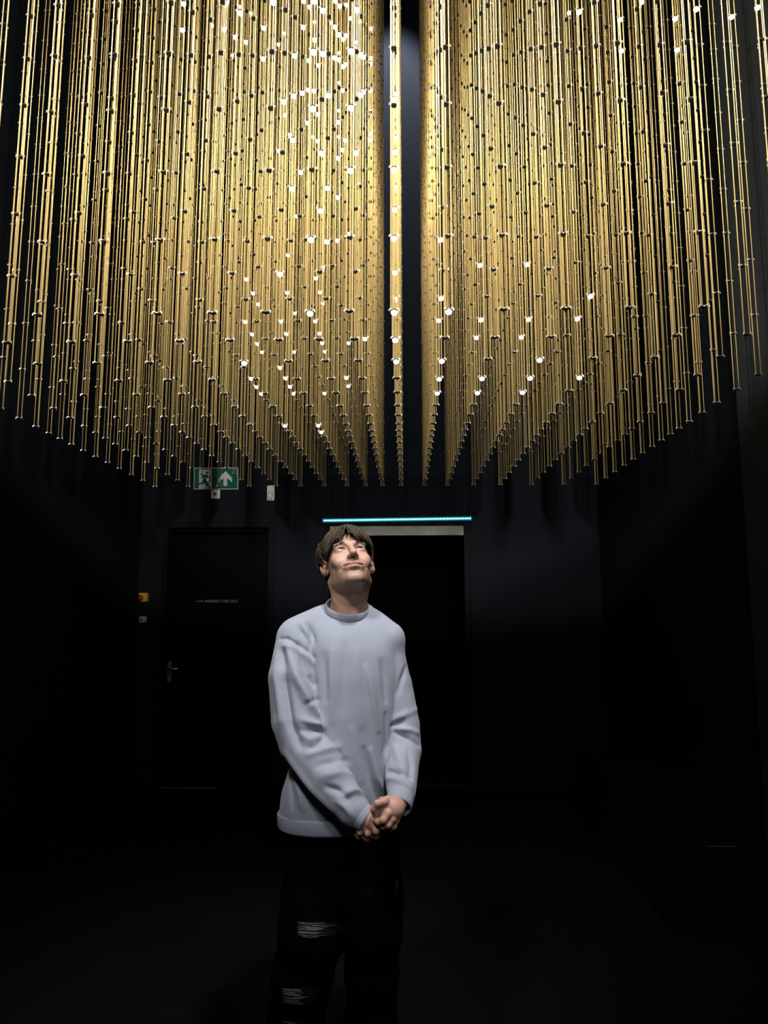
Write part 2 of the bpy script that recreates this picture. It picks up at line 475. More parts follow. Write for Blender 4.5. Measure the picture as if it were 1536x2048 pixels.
M_BRASS = mat('brass_rod', (0.80, 0.60, 0.25), 0.45, 0.75, noise=0.12, nscale=5)
M_CLIP = mat('tinned_clip', (0.80, 0.77, 0.70), 0.35, 0.8, noise=0.08)
M_HUB = mat('black_circuit_disc', (0.006, 0.006, 0.007), 0.35, noise=0.1)
M_LED = mat('white_led', (1, 1, 1), 0.4, emit=(1.0, 0.95, 0.88), estr=22.0)

RA = 0.0122                                # rods stand on a small triangle, apex away from the camera
ANG = [math.radians(90), math.radians(210), math.radians(330)]
TIPS = [(RA * math.cos(a), RA * math.sin(a)) for a in ANG]
ROD_TOP = ZC - 0.10 - ZT
rod = MB()
for x, y in TIPS:
    rod.tube([(x, y, 0.0), (x, y, ROD_TOP)], 0.0020, 6)
me_rod = rod.mesh('strand', True)
me_rod.materials.append(M_BRASS)

def clip_geo(mb, z):
    for a in ANG:
        c, s = math.cos(a), math.sin(a)
        P = lambda r, h: (r * c, r * s, z + h)
        mb.tube([P(0.004, 0.001), P(0.011, 0.0025), P(0.0165, 0.0015), P(0.0185, -0.0055)], [0.0022, 0.0022, 0.0022, 0.0017], 5)
def hub_geo(mb, z):
    mb.lathe([(0.0065, -0.0050), (0.0110, -0.0030), (0.0116, 0.0), (0.0100, 0.0018)], (0, 0, z), 'z', 10)
a_ = MB(); clip_geo(a_, 0); hub_1 = MB(); hub_geo(hub_1, 0)
def connector_mesh(name, zs):
    """hub discs and sprung clips at the given heights, hub black, clips tinned"""
    m1, m2 = MB(), MB()
    for z in zs:
        hub_geo(m1, z)
        clip_geo(m2, z)
    n1 = len(m1.f)
    m1.add(m2.v, m2.f)
    me = m1.mesh(name, False)
    me.materials.append(M_HUB)
    me.materials.append(M_CLIP)
    me.polygons.foreach_set('material_index', [0 if i < n1 else 1 for i in range(len(me.polygons))])
    return me
me_node = connector_mesh('connector', [0.0])
me_all = connector_mesh('connector_row', [z * K for z in ZL])
me_led = MB().lathe([(0.0104, 0.0), (0.0100, -0.005), (0.0076, -0.0092), (0.0030, -0.0112), (0.0003, -0.0115)], (0, 0, -0.0042), 'z', 10).mesh('led', True)
me_led.materials.append(M_LED)

lat = empty('led_lattice', (XC[0] * 0.5 * K + XC[-1] * 0.5 * K, 4.0 * K, ZT))
tag(lat, 'huge hanging light sculpture of golden rod strands with glowing LED nodes under the ceiling', 'light sculpture')
L0 = np.array(lat.location)
strands = []
hidden = []
cands = []
for i in range(18):
    for j in range(18):
        vis = False
        for k, z in enumerate(ZL):
            x, y = proj((XC[i] * K, YR[j] * K, ZT + z * K))
            if -12 < x < 1548 and y > 0:
                vis = True
                if y > 2 and 4 < x < 1532:
                    cands.append((-j, abs(x - 768), i, j, k))
        (strands if vis else hidden).append((i, j))
cands.sort()
single = {}
for c in cands[:300]:
    single.setdefault((c[2], c[3]), set()).add(c[4])
lit = {}
for i, j, k in LIT:
    lit.setdefault((i, j), set()).add(k)
rs = random.Random(4)
for i, j in strands:
    s_ = place('strand', me_rod, None, lat, (XC[i] * K - L0[0], YR[j] * K - L0[1], ZT - L0[2]))
    s_.rotation_euler = (rs.uniform(-0.0012, 0.0012), rs.uniform(-0.0012, 0.0012), rs.uniform(-0.10, 0.10))
    own = single.get((i, j), set())
    rest = [k for k in range(18) if k not in own]
    cm = me_all if not own else connector_mesh('connector_row', [ZL[k] * K for k in rest])
    tag(place('connector_row', cm, None, s_), kind='stuff')
    for k in sorted(own):
        place('connector', me_node, None, s_, (0, 0, ZL[k] * K))
    for k in sorted(lit.get((i, j), ())):
        place('led', me_led, None, s_, (0, 0, ZL[k] * K))
# strands that hang outside the picture, joined
hm = MB()
for i, j in hidden:
    for x, y in TIPS:
        hm.tube([(XC[i] * K - L0[0] + x, YR[j] * K - L0[1] + y, 0.0), (XC[i] * K - L0[0] + x, YR[j] * K - L0[1] + y, ROD_TOP)], 0.0020, 6)
if hidden:
    tag(hm.build('outer_strands', M_BRASS, lat), kind='stuff')
# carrier plate up at the ceiling
cp = MB()
cp.box((XC[0] * K - 0.12 - L0[0], YR[-1] * K - 0.12 - L0[1], ROD_TOP - 0.005), (XC[-1] * K + 0.12 - L0[0], YR[0] * K + 0.12 - L0[1], ZC - ZT), 0.01)
cp.build('ceiling_carrier', M_CEIL, lat)

# ------------------------------------------------------------------ the man
from mathutils.bvhtree import BVHTree
YP = 2.42
PO = np.array([-0.20, YP, 0.0])
lens_ = Vector(CAM - PO)
def U(px, py, dy=0.0):
    """point of the figure, relative to the man's base"""
    return unproj(px, py, YP + dy) - PO

class Field:
    """signed distance grid, polygonised with surface nets"""
    def __init__(s, lo, hi, h):
        s.lo = np.array(lo, float)
        s.h = h
        s.n = np.ceil((np.array(hi) - s.lo) / h).astype(int) + 1
        s.d = np.full(s.n, 0.2, np.float32)
    def region(s, lo, hi):
        a = np.clip(np.floor((np.array(lo) - s.lo) / s.h).astype(int), 0, s.n)
        b = np.clip(np.ceil((np.array(hi) - s.lo) / s.h).astype(int) + 1, 0, s.n)
        if (b <= a).any():
            return None, None
        ax = [s.lo[i] + s.h * np.arange(a[i], b[i]) for i in range(3)]
        P = np.stack(np.meshgrid(*ax, indexing='ij'), -1)
        return (slice(a[0], b[0]), slice(a[1], b[1]), slice(a[2], b[2])), P
    def union(s, fn, lo, hi, k):
        m = max(k, 0.0) + 0.03
        sl, P = s.region(np.array(lo) - m, np.array(hi) + m)
        if sl is None:
            return
        b = fn(P)
        a = s.d[sl]
        if k > 0:
            t = np.clip(0.5 + 0.5 * (a - b) / k, 0, 1)
            s.d[sl] = a * (1 - t) + b * t - k * t * (1 - t)
        else:
            s.d[sl] = np.minimum(a, b)
    def cut(s, fn, lo, hi, k):
        m = max(k, 0.0) + 0.01
        sl, P = s.region(np.array(lo) - m, np.array(hi) + m)
        if sl is None:
            return
        b = -fn(P)
        a = s.d[sl]
        if k > 0:
            t = np.clip(0.5 - 0.5 * (a - b) / k, 0, 1)
            s.d[sl] = a * (1 - t) + b * t + k * t * (1 - t)
        else:
            s.d[sl] = np.maximum(a, b)
    def ell(s, c, r, k=0.01, R=None, op='union'):
        c, r = np.array(c, float), np.array(r, float)
        def fn(P):
            q = P - c
            if R is not None:
                q = q @ R
            k0 = np.sqrt(((q / r) ** 2).sum(-1))
            k1 = np.sqrt(((q / r ** 2) ** 2).sum(-1))
            return np.where(k1 > 1e-9, k0 * (k0 - 1) / np.maximum(k1, 1e-9), -r.min())
        e = np.full(3, r.max())
        getattr(s, op)(fn, c - e, c + e, k)
    def cone(s, a, b, ra, rb, k=0.01, op='union'):
        a, b = np.array(a, float), np.array(b, float)
        ba = b - a
        L = ba @ ba
        def fn(P):
            t = np.clip(((P - a) @ ba) / L, 0, 1)
            q = P - a - t[..., None] * ba
            return np.sqrt((q ** 2).sum(-1)) - (ra + (rb - ra) * t)
        e = max(ra, rb)
        getattr(s, op)(fn, np.minimum(a, b) - e, np.maximum(a, b) + e, k)
    def chain(s, pts, rad, k=0.01, op='union'):
        for i in range(len(pts) - 1):
            s.cone(pts[i], pts[i + 1], rad[i], rad[i + 1], k, op)
    def nets(s):
        d = s.d
        n = s.n
        c = [d[i:n[0] - 1 + i, j:n[1] - 1 + j, k:n[2] - 1 + k] for i in (0, 1) for j in (0, 1) for k in (0, 1)]
        neg = sum((q < 0).astype(np.int8) for q in c)
        act = (neg > 0) & (neg < 8)
        idx = np.full(act.shape, -1, np.int64)
        cells = np.argwhere(act)
        idx[act] = np.arange(len(cells))
        v = np.stack([q[act] for q in c], 1).astype(np.float64)
        offs = np.array([(i, j, k) for i in (0, 1) for j in (0, 1) for k in (0, 1)], float)
        acc = np.zeros((len(cells), 3))
        cnt = np.zeros(len(cells))
        for p in range(8):
            for q in range(p + 1, 8):
                if np.abs(offs[p] - offs[q]).sum() != 1:
                    continue
                x = (v[:, p] < 0) != (v[:, q] < 0)
                t = np.where(x, v[:, p] / np.where(x, v[:, p] - v[:, q], 1), 0)
                acc += np.where(x[:, None], offs[p] + t[:, None] * (offs[q] - offs[p]), 0)
                cnt += x
        verts = s.lo + s.h * (cells + acc / cnt[:, None])
        faces = []
        for ax in range(3):
            o1, o2 = [(1, 2), (2, 0), (0, 1)][ax]
            sl0 = [slice(0, m) for m in n]
            sl1 = [slice(0, m) for m in n]
            sl0[ax] = slice(0, n[ax] - 1)
            sl1[ax] = slice(1, n[ax])
            a, b = d[tuple(sl0)] < 0, d[tuple(sl1)] < 0
            e = np.argwhere(a != b)
            e = e[(e[:, o1] > 0) & (e[:, o2] > 0) & (e[:, o1] < n[o1] - 1) & (e[:, o2] < n[o2] - 1)]
            if not len(e):
                continue
            sg = a[tuple(e.T)]
            u1 = np.zeros(3, int); u1[o1] = 1
            u2 = np.zeros(3, int); u2[o2] = 1
            q = np.stack([idx[tuple((e - u1 - u2).T)], idx[tuple((e - u2).T)], idx[tuple(e.T)], idx[tuple((e - u1).T)]], 1)
            q[~sg] = q[~sg][:, ::-1]
            faces.append(q)
        f = np.concatenate(faces)
        return verts, f[(f >= 0).all(1)]

def np_mesh(name, v, f, smooth=True):
    me = bpy.data.meshes.new(name)
    me.vertices.add(len(v))
    me.vertices.foreach_set('co', np.asarray(v, np.float32).ravel())
    me.loops.add(f.size)
    me.loops.foreach_set('vertex_index', f.astype(np.int32).ravel())
    me.polygons.add(len(f))
    me.polygons.foreach_set('loop_start', np.arange(0, f.size, 4, dtype=np.int32))
    me.polygons.foreach_set('loop_total', np.full(len(f), 4, np.int32))
    me.update(calc_edges=True)
    me.validate()
    if smooth:
        me.polygons.foreach_set('use_smooth', [True] * len(me.polygons))
    return me

def vcol(me, cols):
    a = me.color_attributes.new('Col', 'FLOAT_COLOR', 'POINT')
    c = np.ones((len(cols), 4), np.float32)
    c[:, :3] = cols
    a.data.foreach_set('color', c.ravel())

def vnoise(P, f, seed=0):
    """cheap smooth pseudo noise"""
    r = np.random.RandomState(seed)
    out = 0
    for i in range(5):
        k = r.normal(size=3) * np.array(f)
        out = out + np.sin(P @ k + r.uniform(0, 6.28))
    return out / 5

man = empty('person', tuple(PO))
tag(man, 'man in grey-blue sweatshirt and ripped black jeans looking up with hands clasped', 'person')

# ---- head frame: x towards the right of the picture, y out of the face, z up through the crown
HC = U(697, 1133, 0.005)
hp_, hy_, hr_ = math.radians(31), math.radians(14), math.radians(4)
R_pitch = np.array([[1, 0, 0], [0, -math.cos(hp_), math.sin(hp_)], [0, math.sin(hp_), math.cos(hp_)]])  # columns: x, y(face), z(up) -> built below
ex = np.array([1.0, 0, 0])
ey = np.array([0, -math.cos(hp_), math.sin(hp_)])
ez = np.array([0, math.sin(hp_), math.cos(hp_)])
B = np.stack([ex, ey, ez], 1)
Rr = np.array([[math.cos(hr_), 0, -math.sin(hr_)], [0, 1, 0], [math.sin(hr_), 0, math.cos(hr_)]])   # tilts right side up
Ry = np.array([[math.cos(hy_), -math.sin(hy_), 0], [math.sin(hy_), math.cos(hy_), 0], [0, 0, 1]])
HB = Ry @ Rr @ B                     # head-local -> figure
def Hd(x, y, z):
    return HC + HB @ np.array([x, y, z], float)

def build_head():
    f = Field((-0.13, -0.17, 1.30), (0.14, 0.17, 1.80), 0.0019)
    E = lambda c, r, k=0.012, op='union': f.ell(Hd(*c), r, k, HB, op)
    Cn = lambda a, b, ra, rb, k=0.01, op='union': f.cone(Hd(*a), Hd(*b), ra, rb, k, op)
    E((0, -0.012, 0.036), (0.074, 0.094, 0.088), 0)
    E((0, 0.030, -0.018), (0.0615, 0.060, 0.086), 0.02)
    E((0, 0.036, -0.062), (0.0455, 0.046, 0.040), 0.02)
    E((0, 0.071, -0.091), (0.021, 0.016, 0.015), 0.016)
    for s in (-1, 1):
        E((s * 0.0475, 0.000, -0.056), (0.012, 0.022, 0.022), 0.028)
        Cn((s * 0.044, 0.008, -0.068), (s * 0.014, 0.069, -0.093), 0.010, 0.0105, 0.018)
        E((s * 0.043, 0.056, -0.014), (0.020, 0.018, 0.015), 0.02)
        Cn((s * 0.012, 0.086, 0.031), (s * 0.046, 0.070, 0.034), 0.0085, 0.008, 0.014)
        E((s * 0.031, 0.094, 0.012), (0.018, 0.016, 0.0125), 0.012, 'cut')
    # nose
    Cn((0, 0.086, 0.024), (0, 0.110, -0.018), 0.0075, 0.0095, 0.010)
    E((0, 0.1115, -0.0225), (0.0092, 0.0090, 0.0085), 0.010)
    for s in (-1, 1):
        E((s * 0.0125, 0.0970, -0.0260), (0.0070, 0.0095, 0.0066), 0.009)
    for s in (-1, 1):
        E((s * 0.0075, 0.1030, -0.0335), (0.0030, 0.0048, 0.0032), 0.002, 'cut')
    # mouth: closed smiling lips
    E((0, 0.082, -0.055), (0.030, 0.014, 0.018), 0.012)
    up = [(-0.033, 0.0745, -0.0515), (-0.014, 0.0910, -0.0512), (0, 0.0950, -0.0522), (0.014, 0.0910, -0.0512), (0.033, 0.0745, -0.0515)]
    lo = [(-0.028, 0.0775, -0.0560), (-0.012, 0.0908, -0.0592), (0, 0.0938, -0.0600), (0.012, 0.0908, -0.0592), (0.028, 0.0775, -0.0560)]
    for i in range(4):
        Cn(up[i], up[i + 1], 0.0034, 0.0034, 0.006)
        Cn(lo[i], lo[i + 1], 0.0040, 0.0040, 0.006)
    md = [(-0.032, 0.0795, -0.0522), (-0.014, 0.0950, -0.0555), (0, 0.0985, -0.0560), (0.014, 0.0950, -0.0555), (0.032, 0.0795, -0.0522)]
    for i in range(4):
        Cn(md[i], md[i + 1], 0.0020, 0.0020, 0.006, 'cut')
    for s in (-1, 1):                                   # smile folds from the nose to the mouth corners
        pts = [(s * 0.022, 0.095, -0.026), (s * 0.036, 0.082, -0.040), (s * 0.042, 0.070, -0.056)]
        for i in range(2):
            Cn(pts[i], pts[i + 1], 0.0022, 0.0020, 0.007, 'cut')
        E((s * 0.042, 0.066, -0.030), (0.016, 0.013, 0.016), 0.015)
    E((0, 0.089, -0.0745), (0.016, 0.0045, 0.004), 0.008, 'cut')
    # lids round the eyes
    for s in (-1, 1):
        c = (s * 0.0315, 0.0690, 0.0140)
        E(c, (0.0178, 0.0166, 0.0160), 0.005)
        E((c[0], c[1] + 0.0155, c[2] + 0.0005), (0.0135, 0.012, 0.0062), 0.002, 'cut')
        E((c[0], c[1] + 0.0002, c[2]), (0.0126, 0.0126, 0.0126), 0.0, 'cut')
    # ears
    for s in (-1, 1):
        f.cone(Hd(s * 0.074, -0.012, 0.026), Hd(s * 0.076, -0.014, -0.012), 0.012, 0.009, 0.006)
        E((s * 0.0815, -0.016, 0.010), (0.0105, 0.0185, 0.0315), 0.006)
        E((s * 0.0825, -0.010, -0.011), (0.0062, 0.0085, 0.0095), 0.006)
        E((s * 0.0890, -0.006, 0.011), (0.0080, 0.0125, 0.0200), 0.003, 'cut')
        Cn((s * 0.083, -0.006, 0.013), (s * 0.083, -0.016, 0.000), 0.0025, 0.0025, 0.003)
        E((s * 0.0780, 0.002, 0.003), (0.005, 0.004, 0.007), 0.004)
    # neck, in figure space
    n0, n1 = Hd(0, -0.022, -0.050), U(697, 1232, 0.035)
    f.chain([n0, (n0 * 0.45 + n1 * 0.55), n1, U(697, 1262, 0.045)], [0.056, 0.054, 0.059, 0.075], 0.022)
    for s, px in ((-1, 668), (1, 722)):                 # neck muscles down to the collar bones
        f.cone(Hd(s * 0.060, -0.022, -0.048), U(700 + s * 12, 1232, -0.018), 0.012, 0.010, 0.022)
    f.ell(U(706, 1196, -0.028), (0.012, 0.011, 0.013), 0.02)
    f.ell(Hd(0, 0.022, -0.082), (0.028, 0.032, 0.012), 0.02, HB)
    return f.nets()

hv, hf = build_head()
L = (hv - HC) @ HB
x_, y_, z_ = L[:, 0], L[:, 1], L[:, 2]
skin = np.tile(np.array([0.50, 0.285, 0.205]), (len(hv), 1))
def mix(c, m):
    global skin
    m = np.clip(m, 0, 1)[:, None]
    skin = skin * (1 - m) + np.array(c) * m
def bump_(d, w):
    return np.exp(-(d / w) ** 2)
# warm cheeks, nose
for s in (-1, 1):
    mix((0.55, 0.25, 0.19), 0.5 * bump_(np.sqrt((x_ - s * 0.042) ** 2 + (y_ - 0.065) ** 2 + (z_ + 0.02) ** 2), 0.022))
mix((0.52, 0.24, 0.17), 0.45 * bump_(np.sqrt(x_ ** 2 + (y_ - 0.112) ** 2 + (z_ + 0.02) ** 2), 0.014))
# beard stubble on jaw, chin, upper lip
jaw = 1 / (1 + np.exp(-((-0.048 - 0.55 * np.abs(x_) * 0 + 0.030 * (np.abs(x_) / 0.06) ** 2 - z_) / 0.006)))
jaw *= (y_ > -0.03) * 1 / (1 + np.exp((-z_ - 0.135) / 0.008))
lipz = bump_(np.sqrt((x_ / 1.0) ** 2 * 0.35 + ((z_ + 0.043)) ** 2 * 4), 0.016) * (y_ > 0.08)
st = np.clip(0.55 * jaw + 0.35 * lipz, 0, 0.6) * (0.85 + 0.15 * np.sin(x_ * 900) * np.sin(z_ * 1100))
mix((0.20, 0.125, 0.085), st)
# lips
lm = np.clip((0.034 - np.abs(x_)) / 0.006, 0, 1) * bump_(z_ + 0.0556 - 2.0 * x_ ** 2, 0.0062) * (y_ > 0.070)
mix((0.42, 0.165, 0.15), 0.8 * lm)
mix((0.20, 0.07, 0.06), 0.75 * (np.abs(x_) < 0.038) * bump_(z_ + 0.0560 - 2.6 * x_ ** 2, 0.0019) * (y_ > 0.068))
# nostrils, inner ear, eye rims
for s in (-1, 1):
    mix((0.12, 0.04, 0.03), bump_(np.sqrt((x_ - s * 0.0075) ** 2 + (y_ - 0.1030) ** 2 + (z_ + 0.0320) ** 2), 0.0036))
    e = np.sqrt(((x_ - s * 0.0315) / 0.0145) ** 2 + ((z_ - 0.0145) / 0.0068) ** 2)
    mix((0.20, 0.09, 0.07), 0.7 * np.exp(-((e - 1.0) / 0.16) ** 2) * (y_ > 0.07))
    mix((0.46, 0.19, 0.15), 0.5 * bump_(np.sqrt(((x_ - s * 0.0315) / 1.5) ** 2 + (z_ - 0.003) ** 2), 0.007) * (y_ > 0.065))
    mix((0.40, 0.15, 0.11), 0.6 * (np.abs(x_) > 0.074) * bump_(np.sqrt((y_ + 0.010) ** 2 + (z_ - 0.009) ** 2), 0.016))
head_cols = skin

# ---- hands
M_SKIN = mat('skin', (0.5, 0.3, 0.22), 0.5, noise=0.06, nscale=60, attr='Col')
def build_hands():
    f = Field(np.array([-0.10, -0.36, 0.66]), np.array([0.26, 0.02, 0.96]), 0.0022)
    # his right hand (left in the picture): wrist comes down from the left sleeve, knuckles forward, fingers curl under
    d1 = -0.215
    W = U(716, 1622, d1 + 0.055)
    f.chain([U(692, 1600, d1 + 0.08), W, U(736, 1638, d1 + 0.02)], [0.025, 0.026, 0.028], 0.010)
    f.ell(U(738, 1640, d1 + 0.018), (0.030, 0.022, 0.027), 0.012)
    fingers = [
        ([(752, 1632, 0.006), (764, 1644, -0.004), (766, 1656, 0.012), (758, 1658, 0.030)], 0.0096),
        ([(743, 1648, 0.004), (752, 1662, -0.002), (752, 1672, 0.016), (743, 1672, 0.034)], 0.0098),
        ([(730, 1653, 0.008), (736, 1667, 0.004), (734, 1677, 0.022), (727, 1674, 0.038)], 0.0092),
        ([(717, 1653, 0.016), (720, 1665, 0.012), (717, 1673, 0.028), (712, 1669, 0.042)], 0.0082)]
    for pts, r in fingers:
        P = [U(a, b, d1 + c) for a, b, c in pts]
        f.chain([U(734, 1640, d1 + 0.022)] + P, [r * 1.05, r * 1.12, r, r * 0.92, r * 0.82], 0.0045)
    T = [U(742, 1622, d1 + 0.02), U(753, 1617, d1 - 0.002), U(766, 1621, d1 + 0.004), U(775, 1628, d1 + 0.012)]
    f.chain(T, [0.0125, 0.0115, 0.0105, 0.0085], 0.006)
    # his left hand (right in the picture): back of the hand towards the viewer, wrapped over the other
    d2 = -0.225
    f2 = Field(f.lo, f.lo + (f.n - 1) * f.h, f.h)
    f2.chain([U(803, 1578, d2 + 0.09), U(799, 1600, d2 + 0.045), U(788, 1618, d2 + 0.012)], [0.025, 0.0265, 0.029], 0.010)
    f2.ell(U(784, 1620, d2 + 0.010), (0.031, 0.020, 0.034), 0.012)
    f2.ell(U(768, 1622, d2 + 0.002), (0.020, 0.014, 0.024), 0.010)
    fl = [
        ([(770, 1603, -0.006), (755, 1607, -0.016), (748, 1618, -0.010), (751, 1629, 0.000)], 0.0100),
        ([(776, 1627, -0.012), (767, 1640, -0.020), (757, 1644, -0.010), (750, 1640, 0.004)], 0.0102),
        ([(785, 1638, -0.006), (777, 1650, -0.010), (767, 1653, 0.002), (760, 1648, 0.016)], 0.0096),
        ([(793, 1640, 0.004), (788, 1653, 0.002), (780, 1658, 0.014), (772, 1654, 0.026)], 0.0084)]
    for pts, r in fl:
        P = [U(a, b, d2 + c) for a, b, c in pts]
        f2.chain([U(784, 1620, d2 + 0.010)] + P, [r * 1.1, r * 1.12, r, r * 0.92, r * 0.82], 0.0045)
    T = [U(788, 1606, d2 + 0.012), U(776, 1600, d2 + 0.010), U(764, 1602, d2 + 0.014), U(757, 1608, d2 + 0.022)]
    f2.chain(T, [0.0125, 0.0115, 0.0105, 0.0085], 0.006)
    for fld in (f, f2):
        pass
    f.d = np.minimum(f.d, f2.d)
    return f.nets()
gv, gf = build_hands()
rng = np.random.RandomState(1)
hand_cols = np.tile(np.array([0.48, 0.265, 0.19]), (len(gv), 1)) * (1 + 0.08 * vnoise(gv, (90, 90, 90), 3))[:, None]

# ---- body inside the clothes, coarser
def build_body():
    f = Field((-0.30, -0.26, -0.01), (0.30, 0.26, 1.46), 0.010)
    C = lambda pts, r, k=0.03: f.chain([U(*p) for p in pts], r, k)
    C([(697, 1236, 0.04), (695, 1300, 0.03), (690, 1420, 0.02), (684, 1560, 0.02), (684, 1680, 0.02)], [0.055, 0.10, 0.105, 0.095, 0.105])
    C([(640, 1262, 0.03), (600, 1290, 0.02), (600, 1455, -0.07), (690, 1598, -0.16)], [0.045, 0.045, 0.036, 0.026])
    C([(740, 1262, 0.03), (778, 1300, 0.03), (804, 1462, 0.01), (803, 1572, -0.115)], [0.045, 0.040, 0.034, 0.026])
    C([(645, 1700, 0.02), (625, 1870, -0.03), (592, 2060, 0.02)], [0.075, 0.055, 0.040])
    C([(735, 1700, 0.02), (745, 1870, 0.0), (742, 2060, 0.04)], [0.075, 0.055, 0.040])
    return f.nets()
bv, bf = build_body()
body_cols = np.tile(np.array([0.5, 0.285, 0.205]), (len(bv), 1))
bm_ = np_mesh('body', np.concatenate([hv, gv, bv]), np.concatenate([hf, gf + len(hv), bf + len(hv) + len(gv)]))
vcol(bm_, np.concatenate([head_cols, hand_cols, body_cols]))
bm_.materials.append(M_SKIN)
body = place('body', bm_, None, man)

# ---- eyes, looking up
M_EYE = mat('eyeball', (0.44, 0.40, 0.38), 0.15, noise=0.03)
M_IRIS = mat('iris', (0.045, 0.028, 0.018), 0.1, noise=0.1)
for s in (-1, 1):
    c = Hd(s * 0.0315, 0.0690, 0.0140)
    me = MB()
    R_ = 0.0127
    prof = [(max(1e-4, R_ * math.sin(PI * i / 12)), -R_ * math.cos(PI * i / 12)) for i in range(13)]
    eo = me.lathe(prof, (0, 0, 0), 'z', 20).build('eye', M_EYE, man, True)
    eo.location = tuple(c)
    gz = HB @ np.array([0.10, 0.90, 0.42])
    q = Vector(gz).to_track_quat('Z', 'Y')
    eo.rotation_euler = q.to_euler()
    ip = [(max(1e-4, (R_ + 0.0003) * math.sin(a)), (R_ + 0.0003) * math.cos(a)) for a in np.linspace(0.50, 0.01, 6)]
    MB().lathe(ip, (0, 0, 0), 'z', 18).build('iris', M_IRIS, eo, True)

# ---- hair, eyebrows
M_HAIR = mat('brown_hair', (0.060, 0.040, 0.026), 0.5, spec=0.3)
nt_ = M_HAIR.node_tree
geo_ = nt_.nodes.new('ShaderNodeNewGeometry')
ramp_ = nt_.nodes.new('ShaderNodeValToRGB')
ramp_.color_ramp.elements[0].color = (0.008, 0.0055, 0.004, 1)
ramp_.color_ramp.elements[1].color = (0.085, 0.055, 0.033, 1)
nt_.links.new(geo_.outputs['Random Per Island'], ramp_.inputs['Fac'])
nt_.links.new(ramp_.outputs['Color'], nt_.nodes['Principled BSDF'].inputs['Base Color'])
rh = random.Random(11)
hairb = MB()
CC = np.array([0, -0.012, 0.036])
RX = np.array([0.080, 0.100, 0.094])
def scalp(az, po, lift=0.0):
    """az from the face round to the right of the picture, po from the crown down"""
    d = np.array([math.sin(po) * math.sin(az), math.sin(po) * math.cos(az), math.cos(po)])
    return CC + d * (RX + lift)
def lock(pts, w, fl=0.55):
    P = [Hd(*p) for p in pts]
    n = len(P)
    rad = [w * (0.55 + 0.9 * t - 1.25 * t * t) if t < 0.98 else w * 0.12 for t in [i / (n - 1) for i in range(n)]]
    cen = Vector(Hd(*CC))
    hairb.tube(P, [max(r, 0.0007) for r in rad], 6, True, (lambda p: (Vector(p) - cen).normalized(), fl))
# cap under the locks
hf_ = Field((-0.16, -0.20, 1.50), (0.17, 0.22, 1.82), 0.004)
hf_.ell(Hd(0, -0.015, 0.040), (0.0785, 0.0965, 0.0925), 0, HB)
hf_.ell(Hd(0, -0.055, -0.01), (0.070, 0.062, 0.075), 0.02, HB)
hf_.ell(Hd(0, 0.075, -0.035), (0.066, 0.080, 0.116), 0.006, HB, 'cut')
hf_.ell(Hd(0, 0.02, -0.075), (0.12, 0.075, 0.070), 0.006, HB, 'cut')
for s in (-1, 1):
    hf_.ell(Hd(s * 0.08, -0.010, 0.000), (0.030, 0.026, 0.034), 0.004, HB, 'cut')
cv, cf = hf_.nets()
hairb.add(cv, cf.tolist())
for i in range(900):
    az = rh.uniform(-PI, PI)
    front = abs(az) < 1.0
    po0 = rh.uniform(0.05, 0.75)
    if front:
        side = 1 if az > -0.16 else -1
        reach = 1.50 if side > 0 else 1.50
        gap = math.exp(-((az + 0.16) / 0.13) ** 2)
        po1 = po0 + (reach - 0.30 * gap - po0) * rh.uniform(0.82, 1.06)
        sweep = side * rh.uniform(0.25, 0.60)
        lift = rh.uniform(0.006, 0.017)
    else:
        po1 = rh.uniform(1.25, 1.62) if abs(az) < 1.9 else rh.uniform(1.5, 2.25)
        sweep = rh.uniform(-0.22, 0.22)
        lift = rh.uniform(0.002, 0.012)
    n = 8
    wob = rh.uniform(0, 6.28)
    pts = []
    for k in range(n):
        t = k / (n - 1)
        a = az * (0.75 + 0.25 * t) + sweep * t * t + 0.06 * math.sin(wob + 4 * t)
        p = po0 + (po1 - po0) * t
        pts.append(scalp(a, p, lift * math.sin(PI * (0.12 + 0.80 * t)) + 0.003))
    lock(pts, rh.uniform(0.0016, 0.0036))
# wavy tufts at the back of the left side and above the ears
for i in range(260):
    s = -1 if i < 180 else 1
    az = s * rh.uniform(1.35, 2.5)
    po0, po1 = rh.uniform(0.9, 1.3), rh.uniform(1.5, 2.05)
    wob = rh.uniform(0, 6.28)
    out = rh.uniform(0.006, 0.026 if s < 0 else 0.012)
    pts = [scalp(az + 0.12 * math.sin(wob + 5 * t), po0 + (po1 - po0) * t, out * math.sin(PI * min(1, 0.15 + t))) for t in [k / 7 for k in range(8)]]
    lock(pts, rh.uniform(0.0016, 0.0036), 0.6)
